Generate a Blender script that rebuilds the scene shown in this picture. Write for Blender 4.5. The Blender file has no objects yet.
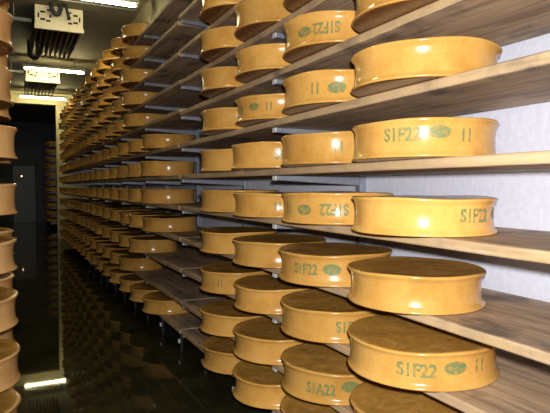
import bpy, bmesh, math, random
from mathutils import Vector, Matrix
from mathutils.bvhtree import BVHTree
random.seed(7)
S = bpy.context.scene
COL = S.collection
PI = math.pi

# ------------------------------------------------------------------ helpers
def link(o):
    COL.objects.link(o); return o

def tag(o, label=None, cat=None, group=None, kind=None):
    if label: o['label'] = label
    if cat: o['category'] = cat
    if group: o['group'] = group
    if kind: o['kind'] = kind
    return o

def empty(name, loc):
    o = bpy.data.objects.new(name, None); o.empty_display_size = .1
    o.location = loc
    return link(o)

def obj(name, bm, mat, parent=None, loc=(0, 0, 0), smooth=False):
    me = bpy.data.meshes.new(name)
    bmesh.ops.recalc_face_normals(bm, faces=bm.faces)
    bm.to_mesh(me); bm.free()
    if mat: me.materials.append(mat)
    if smooth:
        for p in me.polygons: p.use_smooth = True
    o = bpy.data.objects.new(name, me); o.location = loc
    link(o)
    if parent: o.parent = parent
    return o

def box(bm, a, b, bev=0.0, seg=2):
    g = bmesh.ops.create_cube(bm, size=1)
    vs = g['verts']
    c = [(a[i] + b[i]) / 2 for i in range(3)]; d = [abs(b[i] - a[i]) for i in range(3)]
    for v in vs:
        v.co = Vector((c[0] + v.co.x * d[0], c[1] + v.co.y * d[1], c[2] + v.co.z * d[2]))
    if bev:
        es = list({e for v in vs for e in v.link_edges})
        bmesh.ops.bevel(bm, geom=es, offset=bev, segments=seg, profile=.5, affect='EDGES')
    return bm

def boxbm(a, b, bev=0.0, seg=2):
    return box(bmesh.new(), a, b, bev, seg)

def tube(bm, p0, p1, r, n=12):
    p0, p1 = Vector(p0), Vector(p1); d = p1 - p0
    q = d.to_track_quat('Z', 'Y').to_matrix().to_4x4()
    m = Matrix.Translation((p0 + p1) / 2) @ q
    bmesh.ops.create_cone(bm, cap_ends=True, segments=n, radius1=r, radius2=r, depth=d.length, matrix=m)
    return bm

def pipe(bm, pts, r, n=8):
    for a, b in zip(pts, pts[1:]): tube(bm, a, b, r, n)
    for p in pts[1:-1]:
        bmesh.ops.create_uvsphere(bm, u_segments=n, v_segments=6, radius=r, matrix=Matrix.Translation(p))
    return bm

def smooth_pts(pts, k=6):
    P = [Vector(p) for p in pts]; P = [P[0]] + P + [P[-1]]; out = []
    for i in range(1, len(P) - 2):
        for j in range(k):
            t = j / k; a, b, c, d = P[i - 1:i + 3]
            out.append(.5 * ((2 * b) + (c - a) * t + (2 * a - 5 * b + 4 * c - d) * t * t + (3 * b - a - 3 * c + d) * t ** 3))
    out.append(P[-2]); return out

# ------------------------------------------------------------------ materials
def new_mat(name):
    m = bpy.data.materials.new(name); m.use_nodes = True
    nt = m.node_tree; b = nt.nodes['Principled BSDF']
    return m, nt, b

def N(nt, t, **kw):
    n = nt.nodes.new(t)
    for k, v in kw.items():
        if k in n.inputs: n.inputs[k].default_value = v
        else: setattr(n, k, v)
    return n

def ramp(nt, stops):
    r = nt.nodes.new('ShaderNodeValToRGB'); e = r.color_ramp.elements
    while len(e) < len(stops): e.new(.5)
    for i, (p, c) in enumerate(stops):
        e[i].position = p; e[i].color = (*c, 1)
    return r

def plain(name, col, rough=.5, metal=0, bump=0, bscale=40, var=.0, emit=None, estr=0):
    m, nt, b = new_mat(name)
    b.inputs['Base Color'].default_value = (*col, 1)
    b.inputs['Roughness'].default_value = rough; b.inputs['Metallic'].default_value = metal
    L = nt.links
    if bump or var:
        tc = N(nt, 'ShaderNodeTexCoord'); no = N(nt, 'ShaderNodeTexNoise', Scale=bscale, Detail=5)
        L.new(tc.outputs['Object'], no.inputs['Vector'])
        if bump:
            bp = N(nt, 'ShaderNodeBump', Strength=bump, Distance=.01)
            L.new(no.outputs['Fac'], bp.inputs['Height']); L.new(bp.outputs['Normal'], b.inputs['Normal'])
        if var:
            r = ramp(nt, [(.3, tuple(c * (1 - var) for c in col)), (.7, tuple(min(1, c * (1 + var)) for c in col))])
            L.new(no.outputs['Fac'], r.inputs['Fac']); L.new(r.outputs['Color'], b.inputs['Base Color'])
    if emit:
        b.inputs['Emission Color'].default_value = (*emit, 1); b.inputs['Emission Strength'].default_value = estr
    return m

def rind_material(name, cols):
    m, nt, b = new_mat(name); L = nt.links
    tc = N(nt, 'ShaderNodeTexCoord'); oi = N(nt, 'ShaderNodeObjectInfo')
    add = N(nt, 'ShaderNodeVectorMath', operation='ADD')
    sc = N(nt, 'ShaderNodeMath', operation='MULTIPLY'); sc.inputs[1].default_value = 37.0
    L.new(oi.outputs['Random'], sc.inputs[0])
    L.new(tc.outputs['Object'], add.inputs[0]); L.new(sc.outputs[0], add.inputs[1])
    n1 = N(nt, 'ShaderNodeTexNoise', Scale=7, Detail=6, Roughness=.6); L.new(add.outputs[0], n1.inputs['Vector'])
    n2 = N(nt, 'ShaderNodeTexNoise', Scale=90, Detail=4, Roughness=.7); L.new(add.outputs[0], n2.inputs['Vector'])
    r1 = ramp(nt, list(zip((.25, .5, .8), cols)))
    L.new(n1.outputs['Fac'], r1.inputs['Fac'])
    r2 = ramp(nt, [(.3, (.90, .87, .80)), (.65, (1, 1, 1))])
    L.new(n2.outputs['Fac'], r2.inputs['Fac'])
    mx = N(nt, 'ShaderNodeMix', data_type='RGBA', blend_type='MULTIPLY'); mx.inputs['Factor'].default_value = 1
    L.new(r1.outputs['Color'], mx.inputs['A']); L.new(r2.outputs['Color'], mx.inputs['B'])
    hs = N(nt, 'ShaderNodeHueSaturation')
    mr = N(nt, 'ShaderNodeMapRange'); mr.inputs['To Min'].default_value = .85; mr.inputs['To Max'].default_value = 1.1
    L.new(oi.outputs['Random'], mr.inputs['Value']); L.new(mr.outputs[0], hs.inputs['Value'])
    L.new(mx.outputs['Result'], hs.inputs['Color'])
    # smear-washed faces are a darker brown than the scraped golden rim; pale dried residue lies on some of them
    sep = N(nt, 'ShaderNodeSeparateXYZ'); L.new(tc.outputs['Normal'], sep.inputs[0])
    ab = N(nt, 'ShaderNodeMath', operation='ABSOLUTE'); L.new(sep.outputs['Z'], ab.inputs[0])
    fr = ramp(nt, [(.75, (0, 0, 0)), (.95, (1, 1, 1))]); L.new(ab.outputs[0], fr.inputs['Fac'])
    n3 = N(nt, 'ShaderNodeTexNoise', Scale=11, Detail=8, Roughness=.7, Distortion=1.5); L.new(add.outputs[0], n3.inputs['Vector'])
    r3 = ramp(nt, [(.3, (.33, .155, .028)), (.58, (.54, .29, .06)), (.68, (.60, .37, .13)), (.76, (.70, .60, .44))])
    L.new(n3.outputs['Fac'], r3.inputs['Fac'])
    # shade under each wheel put into the colour: undersides redder and darker than tops
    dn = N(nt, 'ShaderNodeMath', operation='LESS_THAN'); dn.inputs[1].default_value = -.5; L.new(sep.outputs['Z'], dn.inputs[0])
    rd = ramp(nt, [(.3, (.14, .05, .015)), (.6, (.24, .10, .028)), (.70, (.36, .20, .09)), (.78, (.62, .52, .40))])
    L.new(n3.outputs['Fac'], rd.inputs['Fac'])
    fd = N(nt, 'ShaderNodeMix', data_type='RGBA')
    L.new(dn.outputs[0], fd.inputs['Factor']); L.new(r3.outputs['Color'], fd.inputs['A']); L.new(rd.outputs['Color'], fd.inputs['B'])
    fm = N(nt, 'ShaderNodeMix', data_type='RGBA')
    L.new(fr.outputs['Color'], fm.inputs['Factor']); L.new(hs.outputs['Color'], fm.inputs['A']); L.new(fd.outputs['Result'], fm.inputs['B'])
    L.new(fm.outputs['Result'], b.inputs['Base Color'])
    b.inputs['Roughness'].default_value = .20
    b.inputs['Specular IOR Level'].default_value = .36
    bp = N(nt, 'ShaderNodeBump', Strength=.10, Distance=.003)
    L.new(n2.outputs['Fac'], bp.inputs['Height']); L.new(bp.outputs['Normal'], b.inputs['Normal'])
    return m

def wood_material(name, dark, mid, light):
    m, nt, b = new_mat(name); L = nt.links
    tc = N(nt, 'ShaderNodeTexCoord'); oi = N(nt, 'ShaderNodeObjectInfo')
    sc = N(nt, 'ShaderNodeMath', operation='MULTIPLY'); sc.inputs[1].default_value = 53.0
    L.new(oi.outputs['Random'], sc.inputs[0])
    add = N(nt, 'ShaderNodeVectorMath', operation='ADD')
    L.new(tc.outputs['Object'], add.inputs[0]); L.new(sc.outputs[0], add.inputs[1])
    mp = N(nt, 'ShaderNodeMapping'); mp.inputs['Scale'].default_value = (16, 1.1, 16)
    L.new(add.outputs[0], mp.inputs['Vector'])
    n1 = N(nt, 'ShaderNodeTexNoise', Scale=1.6, Detail=8, Roughness=.65, Distortion=.8); L.new(mp.outputs[0], n1.inputs['Vector'])
    r1 = ramp(nt, [(.25, dark), (.5, mid), (.78, light)]); L.new(n1.outputs['Fac'], r1.inputs['Fac'])
    n2 = N(nt, 'ShaderNodeTexNoise', Scale=3.2, Detail=5, Roughness=.6); L.new(add.outputs[0], n2.inputs['Vector'])
    r2 = ramp(nt, [(.34, (.42, .44, .52)), (.48, (1, 1, 1))]); L.new(n2.outputs['Fac'], r2.inputs['Fac'])
    mx = N(nt, 'ShaderNodeMix', data_type='RGBA', blend_type='MULTIPLY'); mx.inputs['Factor'].default_value = 1
    L.new(r1.outputs['Color'], mx.inputs['A']); L.new(r2.outputs['Color'], mx.inputs['B'])
    # hand-worn long edges are paler than the stained faces
    sx = N(nt, 'ShaderNodeSeparateXYZ'); L.new(tc.outputs['Normal'], sx.inputs[0])
    ax = N(nt, 'ShaderNodeMath', operation='ABSOLUTE'); L.new(sx.outputs['X'], ax.inputs[0])
    er = ramp(nt, [(.5, (0, 0, 0)), (.85, (1, 1, 1))]); L.new(ax.outputs[0], er.inputs['Fac'])
    em = N(nt, 'ShaderNodeMix', data_type='RGBA'); em.inputs['B'].default_value = (.60, .42, .20, 1)
    ef = N(nt, 'ShaderNodeMath', operation='MULTIPLY'); n4 = N(nt, 'ShaderNodeTexNoise', Scale=5, Detail=4); L.new(add.outputs[0], n4.inputs['Vector'])
    r4 = ramp(nt, [(.32, (.1, .1, .1)), (.62, (.75, .75, .75))]); L.new(n4.outputs['Fac'], r4.inputs['Fac']); L.new(r4.outputs['Color'], ef.inputs[1])
    L.new(er.outputs['Color'], ef.inputs[0]); L.new(ef.outputs[0], em.inputs['Factor'])
    L.new(mx.outputs['Result'], em.inputs['A'])
    L.new(em.outputs['Result'], b.inputs['Base Color'])
    b.inputs['Roughness'].default_value = .6
    bp = N(nt, 'ShaderNodeBump', Strength=.25, Distance=.004)
    L.new(n1.outputs['Fac'], bp.inputs['Height']); L.new(bp.outputs['Normal'], b.inputs['Normal'])
    return m

def ink_material():
    m, nt, b = new_mat('green_stamp_ink'); L = nt.links
    b.inputs['Base Color'].default_value = (.12, .27, .11, 1); b.inputs['Roughness'].default_value = .5
    tc = N(nt, 'ShaderNodeTexCoord'); n = N(nt, 'ShaderNodeTexNoise', Scale=55, Detail=5, Roughness=.7)
    L.new(tc.outputs['Object'], n.inputs['Vector'])
    r = ramp(nt, [(.34, (.12, .12, .12)), (.64, (.78, .78, .78))]); L.new(n.outputs['Fac'], r.inputs['Fac'])
    L.new(r.outputs['Color'], b.inputs['Alpha'])
    return m

def floor_material():
    m, nt, b = new_mat('wet_dark_floor'); L = nt.links
    tc = N(nt, 'ShaderNodeTexCoord'); n = N(nt, 'ShaderNodeTexNoise', Scale=2.2, Detail=7, Roughness=.65)
    L.new(tc.outputs['Object'], n.inputs['Vector'])
    r = ramp(nt, [(.35, (.018, .017, .007)), (.7, (.045, .040, .016))]); L.new(n.outputs['Fac'], r.inputs['Fac'])
    L.new(r.outputs['Color'], b.inputs['Base Color'])
    rr = N(nt, 'ShaderNodeMapRange'); b.inputs['IOR'].default_value = 1.22; rr.inputs['To Min'].default_value = .012; rr.inputs['To Max'].default_value = .05
    L.new(n.outputs['Fac'], rr.inputs['Value']); L.new(rr.outputs[0], b.inputs['Roughness'])
    n2 = N(nt, 'ShaderNodeTexNoise', Scale=9, Detail=3); L.new(tc.outputs['Object'], n2.inputs['Vector'])
    bp = N(nt, 'ShaderNodeBump', Strength=.004, Distance=.01)
    L.new(n2.outputs['Fac'], bp.inputs['Height']); L.new(bp.outputs['Normal'], b.inputs['Normal'])
    b.inputs['Specular IOR Level'].default_value = .5
    return m

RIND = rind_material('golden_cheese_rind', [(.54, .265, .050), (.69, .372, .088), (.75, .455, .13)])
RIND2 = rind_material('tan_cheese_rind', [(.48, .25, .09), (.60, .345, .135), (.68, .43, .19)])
WOOD = wood_material('weathered_spruce', (.12, .083, .055), (.48, .335, .205), (.70, .52, .33))
INK = ink_material()
FLOOR = floor_material()
WALL = plain('limewashed_wall', (.70, .72, .82), .85, bump=.35, bscale=30, var=.05)
CEIL = plain('grey_ceiling_paint', (.18, .168, .112), .8, bump=.1, bscale=12, var=.12)
CREAM = plain('cream_paint', (.62, .55, .30), .5, var=.06)
DIMPLASTER = plain('low_bounce_plaster', (.10, .085, .06), .85, bump=.3, bscale=20, var=.15)  # unseen left and rear walls, made dark to cut bounce light in the aisle
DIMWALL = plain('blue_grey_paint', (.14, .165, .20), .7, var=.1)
STEEL = plain('galvanised_steel', (.33, .35, .40), .42, metal=.4, var=.15, bscale=25)
WHITECAP = plain('white_plastic', (.75, .75, .72), .4, var=.05)
FIN = plain('dark_fin_metal', (.12, .075, .04), .45, metal=.3, var=.35, bscale=4)
PANEL = plain('cream_sheet_metal', (.66, .62, .48), .45, var=.08)
DARK = plain('dark_void_paint', (.015, .014, .012), .7, var=.2)
RUBBER = plain('black_rubber', (.018, .018, .018), .55, var=.2)
COPPER = plain('pale_pipe_metal', (.55, .5, .36), .35, metal=.6, var=.1)
WHITEMETAL = plain('white_enamel', (.72, .71, .64), .4, var=.04)
LAMP = plain('lit_fluorescent_glass', (.9, .88, .8), .3, emit=(1, .86, .48), estr=88)
DOORP = plain('grey_blue_door_paint', (.30, .34, .40), .45, var=.06)

# ------------------------------------------------------------------ layout numbers (metres; camera stands at x=0, y=0)
EYE = 1.60
X0, Y0, DP, R0 = 1.585, 1.775, .668, .300      # right rack: wheel centre line, first wheel, pitch, wheel radius
H3, SP, WH = -.18 + EYE, .30, .150           # shelf seen just below the eye, shelf pitch, wheel height
BX0, BX1 = 1.44, 2.075                         # shelf boards, front and back edge
BT = .040                                      # board thickness
WX = 2.13                                      # right wall
YEND = 17.75                                   # end wall of this cellar
CEILZ = EYE + 2.81
ORD = ['', 'first', 'second', 'third', 'fourth', 'fifth', 'sixth', 'seventh', 'eighth', 'ninth', 'tenth', 'eleventh',
       'twelfth', 'thirteenth', 'fourteenth', 'fifteenth', 'sixteenth', 'seventeenth', 'eighteenth', 'nineteenth', 'twentieth',
       'twenty-first', 'twenty-second']
SHELF = {7: 1.865, 6: 1.565, 5: 1.26, 4: .967, 3: .69, 2: .395, 1: .108, 0: -.181, -1: -.476, -2: -.768, -3: -1.068, -4: -1.34}
def shelf_z(n): return EYE + SHELF[n]          # top of board n (n=-4 lowest ... 7 topmost)
TILT = {-1: .0055, 0: .003, 2: -.002}        # the nearest boards sag a little towards the camera
FARDZ = {7: -.075, 6: -.04, 5: -.015, 4: .015, 3: .03}   # the boards farther back are pegged slightly differently
def near_z(n, y): return shelf_z(n) - TILT.get(n, 0) * max(0, 4.86 - y) + (FARDZ.get(n, 0) if 4.868 < y < 18 else 0)
def shelf_words(n): return ORD[n + 5] + ' shelf from the floor'

# ------------------------------------------------------------------ the setting
def struct(name, bm, mat): return tag(obj(name, bm, mat), kind='structure')
struct('floor', boxbm((-1.2, -3, -.1), (WX + .1, 27, 0)), FLOOR)
struct('ceiling', boxbm((-1.2, -3, CEILZ), (WX + .1, 27, CEILZ + .1)), CEIL)
struct('wall_right', boxbm((WX, -3, 0), (WX + .1, 27, CEILZ)), WALL)
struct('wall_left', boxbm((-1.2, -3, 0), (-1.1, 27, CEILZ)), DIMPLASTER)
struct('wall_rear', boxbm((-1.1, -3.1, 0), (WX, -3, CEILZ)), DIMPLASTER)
JX, LZ = 1.40, EYE + 2.47                      # right jamb and head of the opening in the end wall
OXL = -.45
bm = boxbm((JX + .12, YEND, 0), (WX, YEND + .2, CEILZ))
box(bm, (-1.1, YEND, 0), (OXL - .12, YEND + .2, CEILZ))
box(bm, (OXL - .12, YEND, LZ + .1), (JX + .12, YEND + .2, CEILZ))
struct('wall_end', bm, CREAM)
bm = boxbm((JX, YEND - .03, 0), (JX + .12, YEND + .22, LZ + .1), .004)
box(bm, (OXL - .12, YEND - .03, 0), (OXL, YEND + .22, LZ + .1), .004)
box(bm, (OXL, YEND - .03, LZ), (JX, YEND + .22, LZ + .1), .004)
struct('trim_1', bm, CREAM)
struct('trim_2', boxbm((WX - .16, -3, EYE + 2.35), (WX, YEND, CEILZ)), CEIL)
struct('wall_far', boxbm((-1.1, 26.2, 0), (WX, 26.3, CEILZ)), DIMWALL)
# the door in the far room
d = struct('door_1', boxbm((.28, 26.13, .01), (1.16, 26.19, 2.5), .01), DOORP)
obj('door_frame', box(box(boxbm((.18, 26.12, .0), (.27, 26.2, 2.6)), (1.17, 26.12, 0), (1.26, 26.2, 2.6)), (.18, 26.12, 2.51), (1.26, 26.2, 2.6)), DIMWALL, d)
obj('door_handle', pipe(bmesh.new(), [(1.08, 26.13, 1.15), (1.08, 26.06, 1.15), (.95, 26.06, 1.15)], .012), STEEL, d)

# ------------------------------------------------------------------ cheese wheels
def rim_radius(t, r=R0, h=WH, waist=.019):
    # hollow heel: t from 0 (bottom) to 1 (top)
    u = 2 * t - 1
    return r - .004 - waist * (1 - abs(u) ** 2.2)

def wheel_mesh(waist, lip, seed):
    rnd = random.Random(seed)
    prof = [(0.0001, 0.0), (.10, .0), (.20, .0), (R0 - .03, 0.0), (R0 - .012, .0), (R0 - .003, .0018), (R0, .006), (R0 - .002, .011)]
    for i in range(1, 14):
        t = i / 14
        z = .011 + t * (WH - .022)
        prof.append((rim_radius(z / WH, waist=waist), z))
    prof += [(R0 - .002, WH - .011), (R0, WH - .006), (R0 - .003, WH - .0018 + lip), (R0 - .012, WH + lip * .6), (R0 - .03, WH - lip),
             (.20, WH - lip * 1.5), (.10, WH - lip), (.0001, WH - lip)]
    n = 80; bm = bmesh.new(); rings = []
    ph = [rnd.uniform(0, 6.28) for _ in range(6)]
    for r, z in prof:
        ring = []
        for k in range(n):
            a = 2 * PI * k / n
            w = 1 + .006 * math.sin(2 * a + ph[0]) + .003 * math.sin(3 * a + ph[1]) + .0015 * math.sin(7 * a + ph[2])
            zz = z + (.003 * math.sin(2 * a + ph[3]) + .0016 * math.sin(5 * a + ph[4])) * (1 if z > .02 else 0) * r / R0 * min(1, z / WH)
            ring.append(bm.verts.new((r * w * math.cos(a), r * w * math.sin(a), zz)))
        rings.append(ring)
    for A, B in zip(rings, rings[1:]):
        for k in range(n):
            bm.faces.new((A[k], A[(k + 1) % n], B[(k + 1) % n], B[k]))
    bm.faces.new(rings[0][::-1]); bm.faces.new(rings[-1])
    me = bpy.data.meshes.new('cheese_wheel')
    bmesh.ops.recalc_face_normals(bm, faces=bm.faces)
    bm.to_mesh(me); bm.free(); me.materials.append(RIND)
    for p in me.polygons: p.use_smooth = True
    return me

WHEELS = [wheel_mesh(.0105 + .003 * (i % 3), .001 + .001 * (i % 2), 100 + i) for i in range(6)]
PROTO = bpy.data.objects.new('cheese_wheel', WHEELS[0])
first_wheel = [True]

def add_wheel(x, y, z, label, group, mesh_i, scale=(1, 1, 1), rot=0.0):
    o = PROTO if first_wheel[0] else PROTO.copy()
    first_wheel[0] = False
    o.data = WHEELS[mesh_i % len(WHEELS)]
    link(o)
    o.location = (x, y, z); o.scale = scale; o.rotation_euler = (0, 0, rot)
    tag(o, label, 'cheese', group)
    return o

def text_mesh(body, size):
    cu = bpy.data.curves.new('stamp_curve', 'FONT'); cu.body = body; cu.size = size
    cu.align_x = 'CENTER'; cu.align_y = 'CENTER'; cu.resolution_u = 3; cu.offset = .0022
    t = bpy.data.objects.new('stamp_curve', cu); link(t)
    dg = bpy.context.evaluated_depsgraph_get(); dg.update()
    me = bpy.data.meshes.new_from_object(t.evaluated_get(dg))
    bpy.data.objects.remove(t); bpy.data.curves.remove(cu)
    return me

def stamp(o, kind, deg, text=None, size=.06, flip=False, dz=0.0, slant=0.0):
    """ink printed on the hollow rim of wheel o, deg to the viewer's right of the point nearest the aisle camera"""
    bm = bmesh.new()
    if kind == 'text':
        bm.from_mesh(text_mesh(text, size))
        bmesh.ops.triangulate(bm, faces=bm.faces)
    else:
        a, b_ = size, size * .60
        c = bm.verts.new((0, 0, 0)); rings = []
        for q in (.33, .66, 1.0):
            rings.append([bm.verts.new((a * q * math.cos(t * PI / 20), b_ * q * math.sin(t * PI / 20), 0)) for t in range(40)])
        for k in range(40):
            bm.faces.new((c, rings[0][k], rings[0][(k + 1) % 40]))
            for A, B in zip(rings, rings[1:]): bm.faces.new((A[k], B[k], B[(k + 1) % 40], A[(k + 1) % 40]))
    d0 = Vector((-o.location.x, -o.location.y, 0)).normalized()
    right = Vector((-d0.y, d0.x, 0))           # viewer's right on the near side
    tree = BVHTree.FromPolygons([v.co for v in o.data.vertices], [list(p.vertices) for p in o.data.polygons])
    for v in bm.verts:
        s, t = v.co.x, v.co.y * (1.25 if kind == 'text' else 1)
        if flip: s, t = -s, -t
        t += slant * s
        a = math.radians(deg) + s / (R0 - .018)
        zz = WH / 2 + dz + t
        zz = max(.014, min(WH - .014, zz))
        dirv = d0 * math.cos(a) + right * math.sin(a)
        hit = tree.ray_cast(Vector((dirv.x * .5, dirv.y * .5, zz)), -dirv)[0]
        r = math.hypot(hit.x, hit.y) + .0009
        v.co = Vector((dirv.x * r, dirv.y * r, zz))
    nm = {'text': 'stamped_code', 'oval': 'stamped_oval', 'num': 'stamped_number'}[kind]
    s = obj(nm, bm, INK, o)
    s['label'] = 'green ink stamp'
    return s

FRONT = 'cheese wheels nearest the camera on the right rack'
FAR = 'cheese wheels receding along the right rack'
COLW = ['nearest column', 'second nearest column', 'third nearest column', 'fourth nearest column']
# look of the near wheels, keyed by (column, shelf): words, stamps
ST = {
 (0, 1): ('stamped S1F22 and 11', [('text', -16, 'S1F22', .058, False, .012), ('oval', 12, None, .042, False, .022), ('text', 33, '11', .056, False, .008)]),
 (0, 0): ('with S1F22 far round its side', [('text', 43, 'S1F22', .058, False, .004), ('oval', 74, None, .042, False, .01)]),
 (0, -2): ('stamped S1F22, oval and 11', [('text', -3, 'S1F22', .058, False, .0), ('oval', 25, None, .044, False, .014), ('text', 46, '11', .056, False, .012)]),
 (1, 3): ('with upside-down S1F22', [('oval', -37, None, .042, False, -.005), ('text', -12, 'S1F22', .058, True, .002)]),
 (1, 2): ('stamped 11 and oval', [('text', -24, '11', .058, False, -.005), ('oval', -2, None, .046, False, -.004), ('text', 34, '11', .05, False, .01)]),
 (1, 1): ('with a faint 11', [('text', 2, '11', .058, False, 0)]),
 (1, 0): ('with oval and upside-down S1F22', [('text', -62, '11', .056, True, 0), ('oval', -36, None, .044, False, -.006), ('text', -3, 'S1F22', .060, True, 0)]),
 (1, -1): ('stamped S1F22 and oval', [('text', -31, 'S1F22', .056, False, .0), ('oval', -3, None, .046, False, .006)]),
 (1, -2): ('with green S1F22 half hidden', [('text', 14, 'S1F22', .058, False, 0)]),
 (1, -3): ('stamped S1A22 and oval', [('text', -16, 'S1A22', .058, False, -.01), ('oval', 14, None, .046, False, .012)]),
 (2, 2): ('with small oval and 11', [('text', -62, 'S1', .05, False, -.01), ('oval', -37, None, .04, False, .005), ('text', -16, '11', .056, False, 0)]),
 (2, 1): ('with S1F22 partly hidden', [('text', 10, 'S1F22', .058, False, .0)]),
 (2, 0): ('with a faint half-hidden 11', [('text', -2, '11', .055, True, 0)]),
 (3, -2): ('with a faint small mark', [('text', -28, '11', .05, False, .0)]),
}
# measured differences of the nearest column: centre shift along the rack, radius factor
NEAR = {(0, -1): (.045, .975), (0, 2): (.0, 1.02), (0, -2): (.0, 1.05), (0, 1): (0, 1.0), (0, 0): (0, 1.0)}
START = {7: 8, 6: 8, 5: 8, 4: 8, 3: 8, 2: 6, 1: 6, 0: 6, -1: 6, -2: 7, -3: 8, -4: 6}
KMAX = 21
for n in range(7, -5, -1):
    for k in range(0, KMAX + 1):
        if 4 <= k < START[n]: continue
        if k == 0 and (n > 4 or n < -3): continue         # wholly outside the photograph
        if k == 1 and n > 5: continue
        y = Y0 + k * DP + random.uniform(-.012, .012); x = X0 + random.uniform(-.01, .01)
        s = random.uniform(.975, 1.02)
        if n >= 3 and k > 4: y -= .33
        if k == 0: y, x, s = Y0, X0, 1.0
        if (k, n) in NEAR:
            dy, s = NEAR[(k, n)]; y = Y0 + dy
        if k < 4:
            look = ST.get((k, n), ('unstamped',))[0] if k < 2 or (k, n) in ST else 'plain-sided'
            label = 'golden wheel %s, %s, %s' % (look, COLW[k], shelf_words(n))
            group = FRONT
        else:
            idx = k - START[n] + 1
            label = 'golden cheese wheel, %s past the empty gap, %s' % (ORD[idx], shelf_words(n))
            group = FAR
        o = add_wheel(x, y, near_z(n, y) + .0012, label, group, n * 5 + k * 3 + 40, (s, s, {0: .97, 1: 1.03}.get(k, random.uniform(.96, 1.04))), 0 if k < 4 else random.uniform(0, 6.28))
        if k < 4: o.rotation_euler.x = TILT.get(n, 0)
        for kd, deg, txt, size, flip, dz in ST.get((k, n), (0, []))[1]:
            stamp(o, kd, deg, txt, size, flip, dz)

# left rack: the ends of a few wheels show along the left margin
LX, LY = -.246, 3.22
LSHIFT = .035
for n in range(7, -5, -1):
    for k in range(2):
        o = add_wheel(LX - .012 * k + random.uniform(-.006, .006), LY + k * .69, shelf_z(n) + LSHIFT + .0006,
                  'tan cheese wheel at the left edge, %s, %s' % ('front one' if k == 0 else 'second one back', shelf_words(n)),
                  'cheese wheels on the left rack', n + 2 * k + 30, (1, 1, 1.08), random.uniform(0, 6.28))
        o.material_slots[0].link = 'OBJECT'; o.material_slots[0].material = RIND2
# far dark room: wheels on the rack beyond the opening
for n in range(6, -5, -1):
    for k in range(2):
        add_wheel(1.66, 22.3 + k * .75, shelf_z(n) + .0006,
                  'dim wheel beyond the dark opening, %s, %s' % ('front' if k == 0 else 'second', shelf_words(n)),
                  'cheese wheels in the dark room beyond the opening', n + k + 20, (1, 1, 1), random.uniform(0, 6.28))

# ------------------------------------------------------------------ shelf boards
def board_bm(x0, x1, y0, y1, sag, seed):
    rnd = random.Random(seed)
    bm = bmesh.new(); nY = 24; e = .007
    cs = [(x0, -BT + e), (x0, -e), (x0 + e * .4, -e * .35), (x0 + e, 0), (x1 - e, 0), (x1, -e), (x1, -BT + e), (x1 - e, -BT), (x0 + e, -BT), (x0 + e * .4, -BT + e * .35)]
    rings = []
    ph = rnd.uniform(0, 6.28)
    for j in range(nY + 1):
        t = j / nY; y = y0 + t * (y1 - y0)
        w = .0022 * math.sin(9 * t + ph) + .0012 * math.sin(31 * t + 2 * ph)
        rings.append([bm.verts.new((cx + (w if cx < (x0 + x1) / 2 else 0), y - y0, cz)) for cx, cz in cs])
    m = len(cs)
    for A, B in zip(rings, rings[1:]):
        for k in range(m): bm.faces.new((A[k], A[(k + 1) % m], B[(k + 1) % m], B[k]))
    bm.faces.new(rings[0]); bm.faces.new(rings[-1][::-1])
    return bm
STRETCH = [(.30, 4.86, 'nearest stretch'), (4.892, 9.23, 'second stretch'), (9.24, 13.60, 'third stretch'), (13.61, 16.60, 'farthest stretch')]
for n in range(7, -5, -1):
    for i, (a, b, w) in enumerate(STRETCH):
        if i == 0 and n > 6: a = 2.6
        dx = random.uniform(-.006, .006)
        o = obj('shelf_board', board_bm(BX0 + dx, BX1, a, b, 0, 31 * i + n), WOOD, loc=(0, a, shelf_z(n)))
        o.location.z = near_z(n, a)
        if i == 0: o.rotation_euler.x = TILT.get(n, 0)
        tag(o, 'weathered brown wooden shelf board, %s, %s' % (w, shelf_words(n).replace(' shelf', '')), 'shelf', 'wooden boards of the right rack')
for n in range(7, -5, -1):
    o = obj('shelf_board', board_bm(-.95, -.135, 2.85, 4.6, 0, 77 + n), WOOD, loc=(0, 2.85, shelf_z(n) + LSHIFT))
    tag(o, 'shelf board under the cheese at the left edge, %s' % shelf_words(n).replace(' shelf', ''), 'shelf', 'wooden boards of the left rack')
for n in range(6, -5, -1):
    o = obj('shelf_board', board_bm(BX0 + .08, BX1, 21.8, 23.7, 0, 97 + n), WOOD, loc=(0, 21.8, shelf_z(n)))
    tag(o, 'shelf board in the dark room beyond the opening, %s' % shelf_words(n).replace(' shelf', ''), 'shelf', 'wooden boards in the dark room')

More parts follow.
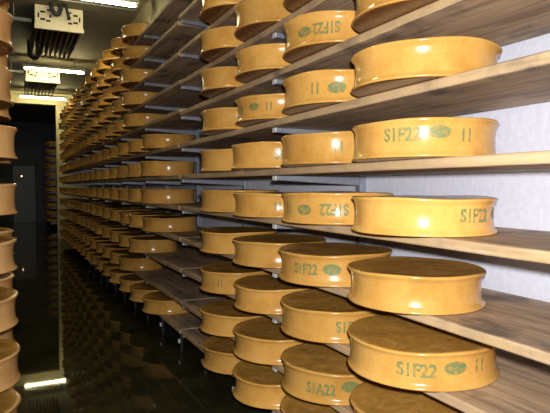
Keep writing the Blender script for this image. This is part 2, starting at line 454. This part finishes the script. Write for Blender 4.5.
# ------------------------------------------------------------------ steel uprights with cantilever arms
def arm_bm(xt, xb, s=1):
    bm = bmesh.new(); w = .022
    pts = [(xt, -.003), (xb, -.003), (xb, -.062), (xt, -.030)]
    A = [bm.verts.new((x, -w, z)) for x, z in pts]; B = [bm.verts.new((x, w, z)) for x, z in pts]
    for k in range(4): bm.faces.new((A[k], A[(k + 1) % 4], B[(k + 1) % 4], B[k]))
    bm.faces.new(A); bm.faces.new(B[::-1])
    bmesh.ops.bevel(bm, geom=list(bm.edges), offset=.003, segments=1, affect='EDGES')
    return bm
def upright(x_post, x_tip, x_wall, y, rows, label, group, sgn=1, dz=0):
    root = empty('rack_upright', (x_post, y, 0)); tag(root, label, 'rack', group)
    top = shelf_z(max(rows)) + .25
    lo, hi = sorted((0, x_wall - x_post))
    bm = boxbm((lo, -.026, 0), (hi, .026, top), .003)
    obj('post', bm, STEEL, root)
    obj('base_plate', boxbm((lo - .03 * (sgn > 0), -.06, 0), (hi + .03 * (sgn < 0), .06, .012)), STEEL, root)
    for n in rows:
        a = obj('bracket_arm', arm_bm(x_tip - x_post, sgn * .001), STEEL, root, (0, 0, (near_z(n, y) if sgn > 0 else shelf_z(n) + dz) - BT))
        c = obj('end_cap', boxbm((x_tip - x_post - .006 * sgn, -.023, -.031), (x_tip - x_post, .023, -.003), .002), WHITECAP, a)
    return root
PY = [1.02, 2.95, 4.865] + [4.865 + 1.456 * i for i in range(1, 8)]
for i, y in enumerate(PY):
    upright(2.078, BX0 + .028, WX, y, range(7, -5, -1),
            'grey steel rack upright with shelf arms, %s from the camera, right rack' % ORD[i + 1], 'steel uprights of the right rack')
for i, y in enumerate((2.98, 4.45)):
    upright(-.955, -.135, -1.1, y, range(7, -5, -1), 'grey steel upright of the left rack, %s' % ('nearer one' if i == 0 else 'farther one'), 'steel uprights of the left rack', -1, LSHIFT)
for i, y in enumerate((21.9, 23.6)):
    upright(2.078, BX0 + .028, WX, y, range(6, -5, -1), 'grey steel upright in the dark room beyond, %s' % ('nearer one' if i == 0 else 'farther one'), 'steel uprights in the dark room')

# short dark feet of the rack under the lowest boards, each with a white bolt cap
for i in range(14):
    y = 2.25 + i * .70
    if min(abs(y - q) for q in PY) < .07: y += .10
    f = obj('rack_foot', boxbm((-.014, -.014, 0), (.014, .014, SHELF[-4] + EYE - BT - .0005), .003), RUBBER, loc=(1.50, y, 0))
    tag(f, 'dark stand with white cap under the lowest right board, %s from the camera' % ORD[i + 1], 'foot', 'rack feet under the lowest boards')
    obj('bolt_cap', box(bmesh.new(), (-.032, -.016, .085), (-.014, .016, .125), .006), WHITECAP, f)

# ------------------------------------------------------------------ ceiling lights
def tube_light(y, label, z=EYE + 2.54, x0=.38, x1=1.62):
    root = empty('tube_light', (x0, y, z)); tag(root, label, 'lamp', 'fluorescent tube lights on the ceiling')
    L = x1 - x0
    bm = boxbm((-.03, -.035, .03), (L + .03, .035, .085), .006)
    obj('housing', bm, WHITEMETAL, root)
    obj('tube', tube(bmesh.new(), (.02, 0, 0), (L - .02, 0, 0), .019, 16), LAMP, root, smooth=True)
    for x in (0, L):
        obj('lamp_holder', boxbm((x - .02, -.022, -.022), (x + .02, .022, .032), .004), WHITEMETAL, root)
    for x in (.2, L - .2):
        obj('hanger_rod', tube(bmesh.new(), (x, 0, .085), (x, 0, CEILZ - z), .007), STEEL, root)
    return root
for y, w in ((3.6, 'above the nearest cheese column'), (7.9, 'nearest one in view, cut by the top edge'),
             (12.85, 'second in view, before the farther cooler'), (16.95, 'farthest, before the dark opening')):
    tube_light(y, x0=.48 if y == 7.9 else .38, x1=1.72 if y == 7.9 else 1.62, z=EYE + (2.58 if y == 7.9 else 2.54), label='lit fluorescent tube light, ' + w)

# ------------------------------------------------------------------ ceiling coolers
def cooler(y0, label, dz=0):
    z0 = EYE + 2.425 + dz; root = empty('ceiling_cooler', (.79, y0, z0)); tag(root, label, 'cooler', 'finned coolers under the ceiling')
    w = .35; h = .375; ln = 2.05
    bm = boxbm((-w, 0, .07), (w, .012, h), .003)
    obj('end_panel', bm, PANEL, root)
    bm = boxbm((-w - .01, -.05, -.0), (w + .01, .012, .055), .004)
    box(bm, (-w - .01, -.02, .058), (w + .01, .012, .075), .003)
    obj('drip_flange', bm, PANEL, root)
    for sx in (-1, 1):
        for cx, cz, ww, hh in ((.24, .30, .05, .022), (.24, .17, .05, .022), (.13, .235, .022, .03), (.30, .235, .018, .05), (.16, .34, .03, .018), (.16, .15, .045, .02)):
            obj('panel_slot', boxbm((sx * cx - ww / 2 * 1.4, -.004, cz * .87 - hh * .75 + .01), (sx * cx + ww / 2 * 1.4, .006, cz * .87 + hh * .75 + .01), .002), DARK, root)
    for i in range(9):
        x = -w + .03 + i * (2 * w - .06) / 8
        obj('fin', boxbm((x - .011, .02, .02), (x + .011, ln, .30), .002), FIN, root)
        if i < 8:
            c = x + (2 * w - .06) / 16
            pts = [(c - .035 + 0, ln, .06), (c - .033, ln + .04, .05), (c, ln + .065, .045), (c + .033, ln + .04, .05), (c + .035, ln, .06)]
            obj('return_bend', pipe(bmesh.new(), [Vector(p) for p in pts], .011), COPPER, root)
    obj('top_tray', boxbm((-w, .012, .31), (w, ln, .33)), FIN, root)
    for x in (-w + .06, w - .06):
        for yy in (.15, ln - .2):
            obj('hanger_rod', tube(bmesh.new(), (x, yy, .33), (x, yy, CEILZ - z0), .008), STEEL, root)
    return root
cooler(9.15, 'cream and dark finned ceiling cooler, nearer one, its panel in full view')
cooler(13.35, 'cream and dark finned ceiling cooler, farther one beneath the second tube light', -.08)
# black hose drooping over the nearer cooler's panel
zc = EYE + 2.45
bm = pipe(bmesh.new(), smooth_pts([(.66, 9.02, CEILZ), (.66, 9.0, zc + .40), (.68, 9.02, zc + .25), (.76, 9.03, zc + .20), (.80, 9.02, zc + .30), (.78, 9.02, CEILZ)]), .035, 10)
tag(obj('drain_hose', bm, RUBBER, smooth=True), 'black hose looped over the panel of the nearer cooler', 'hose')
bm = pipe(bmesh.new(), smooth_pts([(.93, 9.02, zc + .15), (.90, 9.0, zc + .22), (.86, 9.01, zc + .40), (.84, 9.02, CEILZ)]), .022, 10)
tag(obj('power_cable', bm, RUBBER, smooth=True), 'thin black cable on the panel of the nearer cooler', 'cable')
bm = pipe(bmesh.new(), smooth_pts([(.62, 11.5, CEILZ), (.62, 11.45, zc + .2), (.56, 11.42, zc + .02), (.46, 11.5, zc + .10), (.45, 11.5, CEILZ)]), .045, 10)
tag(obj('drain_hose', bm, RUBBER, smooth=True), 'black hose hanging behind the nearer cooler', 'hose')
# pipes and conduit under the ceiling
for y, w in ((9.3, 'nearer'), (13.5, 'farther')):
    p = obj('refrigerant_pipe', tube(bmesh.new(), (-1.1, y, zc + .13), (.40, y, zc + .13), .03, 14), STEEL, smooth=True)
    tag(p, 'grey pipe running left from the %s cooler' % w, 'pipe', 'pipes running left from the coolers')
    for x in (-.7, .15):
        obj('hanger_rod', tube(bmesh.new(), (x, y, zc + .15), (x, y, CEILZ), .007), STEEL, p)
tag(obj('ceiling_conduit', tube(bmesh.new(), (-1.1, 8.75, CEILZ - .02), (WX, 8.75, CEILZ - .02), .012, 10), STEEL, smooth=True), 'thin conduit crossing the ceiling beside the nearest tube light', 'pipe')
# small signal lamp on the wall of the dark room
root = empty('signal_lamp', (.62, 26.12, 2.05)); tag(root, 'tiny glowing signal lamp on the door in the dark room', 'lamp')
obj('lamp_body', boxbm((-.05, -.05, -.08), (.05, .005, .08), .01), RUBBER, root)
obj('lamp_lens', boxbm((-.03, -.065, -.03), (.03, -.05, .03), .01), plain('red_white_lens', (.9, .6, .4), .3, emit=(1, .6, .35), estr=3), root)

# ------------------------------------------------------------------ camera and light
cam = bpy.data.cameras.new('camera'); co = link(bpy.data.objects.new('camera', cam))
cam.sensor_width = 36; cam.lens = 540 / 550 * 36; cam.clip_start = .02
co.location = (0, 0, EYE)
YAW, PIT = .462, .037
co.rotation_euler = (PI / 2 - PIT, 0, -YAW)
S.camera = co
# the photographer's flash, just above the lens
fl = bpy.data.lights.new('camera_flash', 'SPOT'); fl.energy = 420; fl.color = (1, .97, .97)
fl.spot_size = math.radians(110); fl.spot_blend = .9; fl.shadow_soft_size = .03
fo = link(bpy.data.objects.new('camera_flash', fl)); fo.location = (.03, -.03, EYE + .095); fo.rotation_euler = (PI / 2 - PIT, 0, -YAW)
w = bpy.data.worlds.new('world'); S.world = w; w.use_nodes = True
w.node_tree.nodes['Background'].inputs[0].default_value = (.5, .55, .65, 1); w.node_tree.nodes['Background'].inputs[1].default_value = .02
S.view_settings.view_transform = 'Standard'; S.view_settings.look = 'None'
S.view_settings.exposure = 0; S.view_settings.gamma = 1; S.view_settings.use_curve_mapping = False
